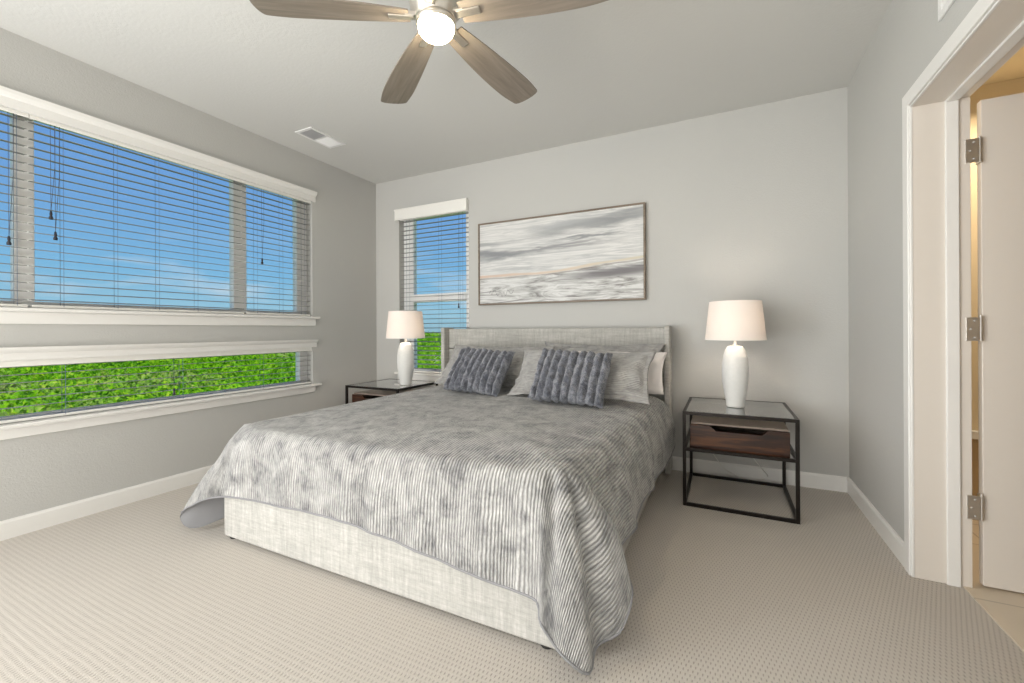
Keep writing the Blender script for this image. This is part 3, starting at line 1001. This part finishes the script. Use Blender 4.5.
# ---------------------------------------------------------------- quilt
def quilt():
    XA, XB, YF, YH, ZT = -2.35, -0.52, 1.44, 3.405, 0.600
    rc = 0.05
    # perimeter keys: inner x, inner y, hem x, y, z, swell of the profile, cloth overhang
    K = [   # ..., swell, straightness, cloth overhang u, v
        (XA, YH, -2.44, 3.36, 0.30, 0.02, 0.0, -0.36, 0.0),
        (XA, 2.90, -2.46, 2.90, 0.26, 0.02, 0.0, -0.38, 0.0),
        (XA, 2.40, -2.45, 2.40, 0.24, 0.02, 0.0, -0.38, 0.0),
        (XA, 1.95, -2.45, 1.95, 0.22, 0.01, 0.2, -0.38, 0.0),
        (XA, 1.72, -2.45, 1.72, 0.16, 0.0, 0.5, -0.38, 0.0),
        (XA, YF + rc * 1.6, -2.47, 1.52, 0.09, 0.0, 0.8, -0.40, -0.06),
        (XA + 0.010, YF + rc * 0.80, -2.625, 1.330, 0.030, 0.0, 1.0, -0.40, -0.20),
        (XA - 0.004, YF + rc * 0.20, -2.650, 1.285, 0.125, 0.0, 0.85, -0.38, -0.34),
        (XA + 0.020, YF + rc * 0.04, -2.47, 1.300, 0.215, 0.0, 0.6, -0.20, -0.38),
        (XA + 0.05, YF, -2.375, 1.335, 0.238, 0.0, 0.3, -0.02, -0.38),
        (-2.20, YF, -2.21, 1.340, 0.255, 0.012, 0.0, 0.0, -0.38),
        (-1.95, YF, -1.95, 1.338, 0.268, 0.012, 0.0, 0.0, -0.38),
        (-1.70, YF, -1.70, 1.338, 0.278, 0.012, 0.0, 0.0, -0.38),
        (-1.45, YF, -1.45, 1.338, 0.278, 0.012, 0.0, 0.0, -0.38),
        (-1.08, YF, -1.08, 1.338, 0.243, 0.012, 0.0, 0.0, -0.39),
        (-0.80, YF, -0.80, 1.335, 0.215, 0.012, 0.0, 0.0, -0.40),
        (-0.65, YF, -0.650, 1.333, 0.203, 0.012, 0.0, 0.0, -0.41),
        (XB - 0.06, YF, -0.565, 1.325, 0.195, 0.01, 0.1, 0.01, -0.42),
        (XB - 0.040, YF + rc * 0.04, -0.535, 1.275, 0.165, 0.0, 0.45, 0.06, -0.42),
        (XB - 0.028, YF + rc * 0.12, -0.505, 1.280, 0.125, 0.0, 0.6, 0.16, -0.42),
        (XB - 0.010, YF + rc * 0.15, -0.455, 1.280, 0.078, 0.01, 0.40, 0.27, -0.42),
        (XB + 0.002, YF + rc * 0.4, -0.385, 1.310, 0.028, 0.01, 0.35, 0.40, -0.38),
        (XB + 0.002, YF + rc * 0.55, -0.385, 1.400, 0.055, 0.0, 0.5, 0.42, -0.31),
        (XB + 0.003, YF + rc * 0.7, -0.310, 1.450, 0.095, 0.01, 0.35, 0.42, -0.24),
        (XB, YF + rc, -0.292, 1.540, 0.185, 0.01, 0.35, 0.42, -0.10),
        (XB, 1.60, -0.362, 1.625, 0.232, 0.0, 0.5, 0.42, 0.0),
        (XB, 1.72, -0.372, 1.76, 0.240, 0.0, 0.3, 0.42, 0.0),
        (XB, 1.85, -0.345, 1.88, 0.245, 0.01, 0.2, 0.41, 0.0),
        (XB, 2.00, -0.375, 2.02, 0.215, 0.01, 0.1, 0.41, 0.0),
        (XB, 2.25, -0.368, 2.27, 0.240, 0.02, 0.0, 0.41, 0.0),
        (XB, 2.42, -0.345, 2.44, 0.235, 0.02, 0.0, 0.41, 0.0),
        (XB, 2.60, -0.380, 2.62, 0.205, 0.03, 0.0, 0.41, 0.0),
        (XB, 2.85, -0.350, 2.85, 0.220, 0.04, 0.0, 0.40, 0.0),
        (XB, 3.10, -0.345, 3.06, 0.190, 0.05, 0.0, 0.40, 0.0),
        (XB, 3.30, -0.325, 3.28, 0.250, 0.06, 0.0, 0.38, 0.0),
        (XB, YH, -0.335, 3.34, 0.36, 0.06, 0.0, 0.30, 0.0),
    ]

    def cr_(p0, p1, p2, p3, t):
        return 0.5 * ((2 * p1) + (-p0 + p2) * t + (2 * p0 - 5 * p1 + 4 * p2 - p3) * t * t + (-p0 + 3 * p1 - 3 * p2 + p3) * t ** 3)
    S = []
    n = len(K)
    for i in range(n - 1):
        ln = math.dist(K[i][2:5], K[i + 1][2:5])
        m = max(5, int(ln / 0.012))
        for j in range(m):
            t = j / m
            ks = (K[max(i - 1, 0)], K[i], K[i + 1], K[min(i + 2, n - 1)])
            row = []
            for c in range(9):
                if c in (0, 1):
                    row.append(K[i][c] * (1 - t) + K[i + 1][c] * t)
                else:
                    row.append(cr_(*[k[c] for k in ks], t))
            S.append(row)
    S.append(list(K[-1]))
    xm, ym = (XA + XB) / 2, YF + 0.92
    NR, NT_ = 26, 34

    def topz(x, y):
        e = min(x - XA, XB - x, y - YF)
        z = ZT + 0.036 * (1 - math.exp(-max(e, 0) / 0.20))
        z += 0.007 * noise.noise(Vector((x * 2.6, y * 2.2, 3))) * min(1, max(e, 0) / 0.1)
        z += 0.004 * noise.noise(Vector((x * 5, y * 11, 8))) * min(1, max(e, 0) / 0.1)
        if y > 2.2:     # soft ridges running across in front of the pillows
            z += 0.004 * math.sin(y * 24 + 2 * noise.noise(Vector((x * 1.5, y, 0)))) * min(1, (y - 2.2) / 0.3) * min(1, max(e, 0) / 0.1)
        return z
    bm = bmesh.new()
    uvl = bm.loops.layers.uv.new('UVMap')
    uvs = {}
    grid = []
    acc = 0.0
    for q, s in enumerate(S):
        ix, iy, hx, hy, hz, sw, stt, ou, ov = s
        I = Vector((ix, iy, ZT))
        Hm = Vector((hx, hy, hz))
        acc = q * 0.012
        fold = 0.010 * noise.noise(Vector((hx * 6, hy * 6, 1.7))) + 0.006 * noise.noise(Vector((hx * 17, hy * 17, 4)))
        od = Vector((hx - ix, hy - iy, 0))
        od = od.normalized() if od.length > 1e-4 else Vector((0, -1, 0))
        Hm = Hm + od * fold * (0.5 if stt > 0.3 else 1.3)
        Hm.z += 0.5 * fold
        Hm.z = max(Hm.z, 0.022)
        d = (Hm - I)
        hd = Vector((d.x, d.y, 0)).length
        P1 = I + od * (0.045 + 0.30 * hd + sw)
        P2 = Hm + Vector((0, 0, 0.50 * (ZT - Hm.z))) + od * (sw * 0.8 - 0.02)
        P1 = P1.lerp(I + d / 3 + Vector((0, 0, 0.02)), stt)
        P2 = P2.lerp(I + d * 2 / 3, stt)
        row = []
        prev, arc, oc = I, 0.0, max(1e-4, math.hypot(ou, ov))
        tgt = Vector((xm, max(iy, ym), 0))
        for k in range(NT_, 0, -1):
            f = (k / NT_)
            x = ix + (tgt.x - ix) * f
            y = iy + (tgt.y - iy) * f
            v_ = bm.verts.new((x, y, topz(x, y)))
            uvs[v_] = (x, y)
            row.append(v_)
        for k in range(NR + 1):
            t = k / NR
            p = I * (1 - t) ** 3 + P1 * 3 * t * (1 - t) ** 2 + P2 * 3 * t * t * (1 - t) + Hm * t ** 3
            w = 0.009 * t * noise.noise(Vector((hx * 9 + ou, hy * 9 + ov, t * 1.6 + 9)))
            w += (0.010 + 0.016 * min(1, stt * 2)) * math.sin(PI * t) * noise.noise(Vector((p.x * 7, p.y * 7, p.z * 5)))
            p = p + od * w
            if t > 0.6:
                p.z = max(p.z, 0.022)
            arc += (p - prev).length
            prev = p
            v_ = bm.verts.new(p)
            uvs[v_] = (ix + ou / oc * arc, iy + ov / oc * arc)
            row.append(v_)
        grid.append(row)
    for a, b in zip(grid, grid[1:]):
        for k in range(len(a) - 1):
            pts = [a[k], a[k + 1], b[k + 1], b[k]]
            try:
                f = bm.faces.new(pts)
            except ValueError:
                continue
    for f in bm.faces:
        for l in f.loops:
            l[uvl].uv = uvs[l.vert]
    bmesh.ops.remove_doubles(bm, verts=bm.verts, dist=0.0004)
    up = sum(f.normal.z for f in bm.faces)
    if up < 0:
        bmesh.ops.reverse_faces(bm, faces=bm.faces)
    bm.normal_update()
    # lining: an inner copy, 14 mm behind the face
    lin = bm.copy()
    for v_ in lin.verts:
        v_.co -= v_.normal * 0.007
    bmesh.ops.reverse_faces(lin, faces=lin.faces)
    hem = [[g[-1].co.copy() for g in grid if g[-1].is_valid]]
    return bm, lin, hem[0]


qbm, lbm, hem = quilt()
q = thing('quilt', (-1.42, 2.4, 0.62), 0, 'grey ribbed velvet quilt over the bed, its front corners hanging to the floor', 'quilt')
for b_ in (qbm, lbm):
    bmesh.ops.translate(b_, verts=b_.verts, vec=-q.location)
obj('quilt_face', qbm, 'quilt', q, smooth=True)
obj('lining', lbm, 'lining', q, smooth=True)['label'] = 'smooth dark grey satin underside'
bm = bmesh.new()
tube(bm, [h - q.location for h in hem[::2]], 0.005, 6)
obj('hem_binding', bm, 'lining', q, smooth=True)


# ---------------------------------------------------------------- pillows
def pillow_bm(w, h, T, pinch=0.05, channels=0, flange=0.0, wr=0.014, seed=0, power=0.42):
    """local x = width, local z = height, local y = thickness (front is -y); origin at the bottom edge"""
    bm = bmesh.new()
    uvl = bm.loops.layers.uv.new('UVMap')
    NX, NZ = 110 if channels else 70, 56
    uv = {}
    sides = []
    for side in (-1, 1):
        g = []
        for i in range(NX + 1):
            col = []
            for j in range(NZ + 1):
                a = -1 + 2 * i / NX
                b = -1 + 2 * j / NZ
                # pull the middle of each edge in, leave the corners out
                px = a * (w / 2) * (1 - pinch * (1 - b * b) * abs(a) ** 3)
                pz = b * (h / 2) * (1 - pinch * 1.3 * (1 - a * a) * abs(b) ** 3)
                fa = min(1, (1 - abs(a)) / (1 - flange / (w / 2) + 1e-6)) if flange else 1 - abs(a)
                aa = min(1, abs(a) / (1 - flange / (w / 2)))
                bb = min(1, abs(b) / (1 - flange / (h / 2)))
                th = T * (max(0, (1 - aa ** 2.4) * (1 - bb ** 2.4))) ** power
                if th > 0:
                    th *= 1 + 0.10 * noise.noise(Vector((a * 1.8, b * 1.8, seed)))
                    th += wr * noise.noise(Vector((a * 5, b * 4, seed + 5))) * min(1, th / 0.03)
                if channels:
                    c = abs(math.sin((a + 1) / 2 * PI * channels))
                    th += (0.056 * c ** 0.5 - 0.034) * min(1, th / 0.02) * (0.75 + 0.5 * noise.noise(Vector((a * 9, b * 6, seed))))
                th = max(th, 0.0035)
                px += 0.010 * noise.noise(Vector((b * 1.7, a * 0.8, seed + 11))) * abs(a) ** 3
                pz += 0.012 * noise.noise(Vector((a * 2.4, b * 0.8, seed + 13))) * abs(b) ** 3
                if flange:
                    th += 0.007 * math.sin(b * 9 + 3 * abs(a) + 2 * noise.noise(Vector((a * 2, b, seed)))) * abs(a) ** 2 * min(1, th / 0.03) * (1 - max(0, abs(a) - 0.9) * 8)
                    px += 0.006 * noise.noise(Vector((b * 4, a * 3, seed))) * abs(a) ** 6
                    off = 0.012 * noise.noise(Vector((a * 6, b * 6, seed + 2))) * (1 if (aa >= 1 or bb >= 1) else 0.3)
                else:
                    off = 0
                if (i in (0, NX) or j in (0, NZ)):
                    th = 0.0
                v_ = bm.verts.new((px, side * th + off, pz + h / 2))
                uv[v_] = (a * w / 2, b * h / 2)
                col.append(v_)
            g.append(col)
        for i in range(NX):
            for j in range(NZ):
                f = (g[i][j], g[i + 1][j], g[i + 1][j + 1], g[i][j + 1])
                bm.faces.new(f if side == -1 else f[::-1])
    for f in bm.faces:
        for l in f.loops:
            l[uvl].uv = uv[l.vert]
    bmesh.ops.remove_doubles(bm, verts=bm.verts, dist=0.00005)
    return bm


def pillow(name, mat, x, y, z, lean, yaw, w, h, T, label, cat, roll=0.0, group=None, **k):
    """x, y, z: bottom middle; lean: degrees back from upright"""
    bm = pillow_bm(w, h, T, **k)
    o = obj(name, bm, mat, smooth=True)
    o.matrix_world = (Matrix.Translation((x, y, z)) @ Matrix.Rotation(R(yaw), 4, 'Z') @ Matrix.Rotation(R(roll), 4, 'Y')
                      @ Matrix.Rotation(R(-lean), 4, 'X'))
    tag(o, label, cat, group)
    return o


PZ = 0.648
pillow('pillow_sham', 'sham', -1.72, 2.95, PZ + 0.01, 44, -2, 0.99, 0.445, 0.070,
       'grey ribbed sham pillow at the left of the bed behind the left fur cushion', 'pillow', seed=1, flange=0.04, pinch=0.075)
pillow('pillow_sham', 'sham', -0.87, 3.27, PZ + 0.02, 15, 0, 0.97, 0.35, 0.036,
       'grey sham pillow standing rearmost at the right against the headboard', 'pillow', seed=2, flange=0.04, pinch=0.09)
pillow('bed_pillow', 'whitecloth', -0.835, 3.06, PZ + 0.01, 30, 0, 0.95, 0.33, 0.044,
       'white pillow showing past the right end of the front grey sham', 'pillow', seed=3, pinch=0.05)
pillow('pillow_sham', 'sham', -0.885, 2.71, PZ + 0.0, 46, 2, 0.98, 0.45, 0.070,
       'grey ribbed sham pillow in front at the right, behind the right fur cushion', 'pillow', seed=4, flange=0.04, pinch=0.075)
pillow('fur_cushion', 'fur', -1.66, 2.65, PZ + 0.006, 40, 0, 0.47, 0.39, 0.058,
       'left of the two dark slate channelled fur cushions', 'cushion', seed=5, channels=9, pinch=0.04, roll=3)
pillow('fur_cushion', 'fur', -0.90, 2.54, PZ + 0.002, 39, 2, 0.50, 0.40, 0.058,
       'right of the two dark slate channelled fur cushions', 'cushion', seed=6, channels=9, pinch=0.04, roll=3)


# ---------------------------------------------------------------- nightstands
def nightstand(loc, W, D, label):
    r = thing('nightstand', loc, 0, label, 'nightstand', 'black metal and glass nightstands')
    HT = 0.592
    t = 0.020
    bm = bmesh.new()
    for x in (0, W - t):
        for y in (0, D - t):
            bx(bm, x, x + t, y, y + t, 0, HT)
    for z in (0.0, HT - t):
        for y in (0, D - t):
            bx(bm, t, W - t, y, y + t, z, z + t)
        for x in (0, W - t):
            bx(bm, x, x + t, t, D - t, z, z + t)
    z = 0.345
    for y in (0, D - t):
        bx(bm, t, W - t, y, y + t, z, z + t)
    for x in (0, W - t):
        bx(bm, x, x + t, t, D - t, z, z + t)
    obj('metal_frame', bm, 'black', r, bevel=0.0015)
    obj('glass_top', box(t + 0.001, W - t - 0.001, t + 0.001, D - t - 0.001, HT - 0.008, HT - 0.001), 'tableglass', r)
    # drawer box: sides, back, bottom, lid and a front with a cut-out pull
    d0, d1, z0, z1 = 0.045, W - 0.045, 0.345 + t + 0.001, 0.505
    bm = bmesh.new()
    y0_, y1_ = 0.065, D - 0.06
    bx(bm, d0, d0 + 0.014, y0_, y1_, z0, z1)
    bx(bm, d1 - 0.014, d1, y0_, y1_, z0, z1)
    bx(bm, d0 + 0.014, d1 - 0.014, y1_ - 0.014, y1_, z0, z1)
    bx(bm, d0 + 0.014, d1 - 0.014, y0_, y1_ - 0.014, z0, z0 + 0.012)
    bx(bm, d0, d1, y0_, y1_, z1, z1 + 0.012)
    shell = obj('drawer_case', bm, 'drawertop', r, bevel=0.001)
    fb = bmesh.new()
    fz0, fz1 = z0 - 0.022, z1 - 0.002
    w_ = d1 - d0
    prof = [(d0 - 0.004, fz0), (d1 + 0.004, fz0), (d1 + 0.004, fz1), (d0 + w_ * 0.80, fz1), (d0 + w_ * 0.74, fz1 - 0.030),
            (d0 + w_ * 0.27, fz1 - 0.030), (d0 + w_ * 0.21, fz1), (d0 - 0.004, fz1)]
    extrude_profile(fb, prof, 'y', 0.045, 0.065)
    obj('drawer_front', fb, 'drawerwood', r)['label'] = 'dark walnut drawer front with a scooped pull'
    return r


nightstand((-0.232, 2.885, 0), 0.618, 0.635, 'black metal nightstand with glass top and wood drawer right of the bed')
nightstand((-3.215, 2.93, 0), 0.640, 0.60, 'glass topped metal nightstand in the left corner beyond the bed')


# ---------------------------------------------------------------- table lamps
def lamp(loc, label):
    r = thing('table_lamp', loc, 0, label, 'lamp', 'white ceramic table lamps')
    prof = [(0.050, 0.0), (0.054, 0.006), (0.056, 0.03), (0.067, 0.09), (0.077, 0.16), (0.080, 0.22), (0.079, 0.28),
            (0.072, 0.335), (0.060, 0.375), (0.050, 0.392), (0.046, 0.400), (0.030, 0.403)]
    pr = []
    for (r0, z0), (r1, z1) in zip(prof, prof[1:]):
        for k in range(4):
            s = k / 4
            pr.append((r0 + (r1 - r0) * s, z0 + (z1 - z0) * s))
    pr.append(prof[-1])
    obj('lamp_base', lathe(bmesh.new(), pr, n=48), 'ceramic', r, smooth=True)
    bm = bmesh.new()
    lathe(bm, [(0.018, 0.403), (0.018, 0.410), (0.008, 0.412), (0.008, 0.46), (0.014, 0.465), (0.014, 0.50)], n=16)
    obj('stem', bm, 'nickel', r, smooth=True)
    bm = bmesh.new()
    lathe(bm, [(0.012, 0.50), (0.026, 0.535), (0.030, 0.56), (0.022, 0.588), (0.004, 0.597)], n=20)
    obj('bulb', bm, 'bulb', r, smooth=True)
    bm = bmesh.new()
    z0, z1, r0, r1 = 0.442, 0.697, 0.182, 0.156
    th = 0.003
    lathe(bm, [(r0, z0), (r1, z1), (r1 - th, z1), (r0 - th, z0), (r0, z0)], n=64, caps=False)
    obj('lamp_shade', bm, 'shade', r, smooth=False)
    bm = bmesh.new()
    lathe(bm, [(r0 + 0.0008, z0), (r0 + 0.0002, z0 + 0.006), (r0 - th - 0.001, z0 + 0.006), (r0 - th - 0.001, z0), (r0 + 0.0008, z0)], n=64, caps=False)
    for a in (0, 2 * PI / 3, 4 * PI / 3):
        tube(bm, [(0.008 * math.cos(a), 0.008 * math.sin(a), 0.48), (0.6 * r0 * math.cos(a), 0.6 * r0 * math.sin(a), 0.50),
                  ((r0 - 0.008) * math.cos(a), (r0 - 0.008) * math.sin(a), 0.497)], 0.0015, 5)
    obj('shade_ring', bm, 'valance', r)
    return r


lamp((0.070, 3.20, 0.5925), 'white ribbed ceramic table lamp on the right nightstand, drum shade lit')
lamp((-2.712, 3.20, 0.5925), 'white ceramic table lamp on the left nightstand before the back window')

# lamp cords hanging behind the right nightstand
bm = bmesh.new()
tube(bm, [(-0.07, 3.535, 0.56), (-0.09, 3.56, 0.30), (-0.075, 3.57, 0.17), (-0.02, 3.57, 0.085), (0.02, 3.565, 0.05), (0.10, 3.56, 0.012)], 0.0028, 6)
o = obj('lamp_cord', bm, 'cable', smooth=True)
tag(o, 'white lamp cord hanging behind the right nightstand, the one nearer the bed', 'cord', 'cords behind the nightstand')
bm = bmesh.new()
tube(bm, [(0.10, 3.535, 0.56), (0.11, 3.56, 0.36), (0.15, 3.57, 0.22), (0.22, 3.57, 0.13), (0.285, 3.565, 0.05), (0.24, 3.56, 0.012)], 0.0028, 6)
o = obj('lamp_cord', bm, 'cable', smooth=True)
tag(o, 'white lamp cord behind the right nightstand, the one farther from the bed', 'cord', 'cords behind the nightstand')

# ---------------------------------------------------------------- outdoors
GZ = -3.2
obj('ground', box(-600, 500, -300, 700, GZ - 1.0, GZ), 'ground', kind='structure')


def meadow():
    bm = bmesh.new()
    rows = []
    NA, NR_ = 420, 150
    for j in range(NR_ + 1):
        r = 9 * (26 ** (j / NR_))
        row = []
        for i in range(NA + 1):
            a = R(62 + 130 * i / NA)
            x, y = r * math.cos(a), r * math.sin(a)
            s = max(0.6, r * 0.010)
            h = noise.fractal(Vector((x / (1.6), y / (1.6), 0)), 0.9, 2.1, 3) * 0.5
            h += 0.35 * noise.noise(Vector((x * 2.3, y * 2.3, 5)))
            h *= min(1.0, 0.7 + r * 0.01)
            row.append(bm.verts.new((x, y, GZ + 0.55 + max(-0.5, h))))
        rows.append(row)
    for a, b in zip(rows, rows[1:]):
        for i in range(NA):
            bm.faces.new((a[i], a[i + 1], b[i + 1], b[i]))
    return bm


def leaf_clumps(bm):
    rnd = random.Random(11)
    g = rnd.gauss
    vs, fs = [], []
    for k in range(42000):
        r = 13 * (14 ** rnd.random())
        a = R(rnd.uniform(92, 186))
        x, y = r * math.cos(a), r * math.sin(a)
        sz = 0.035 + 0.0036 * r
        z = GZ + 0.5 + rnd.random() ** 1.5 * (0.6 + 0.011 * r) * (0.75 + 0.5 * noise.noise(Vector((x * 0.15, y * 0.15, 2))))
        for q_ in range(3):
            c = Vector((x + g(0, 1.2) * sz, y + g(0, 1.2) * sz, z + g(0, 1) * sz))
            d1 = Vector((g(0, 1), g(0, 1), g(0, 1))).normalized() * sz
            d2 = d1.cross(Vector((g(0, 1), g(0, 1), g(0, 1)))).normalized() * sz * 0.55
            n0 = len(vs)
            vs += [c + d1, c + d2, c - d1, c - d2]
            fs.append((n0, n0 + 1, n0 + 2, n0 + 3))
    me = bpy.data.meshes.new('tmp')
    me.from_pydata(vs, [], fs)
    bm.from_mesh(me)
    bpy.data.meshes.remove(me)
    return bm


mo = obj('meadow_shrubs', leaf_clumps(meadow()), 'foliage', smooth=False)
tag(mo, 'dense bright green shrubs and grass outside the windows', 'shrubs', None, 'stuff')
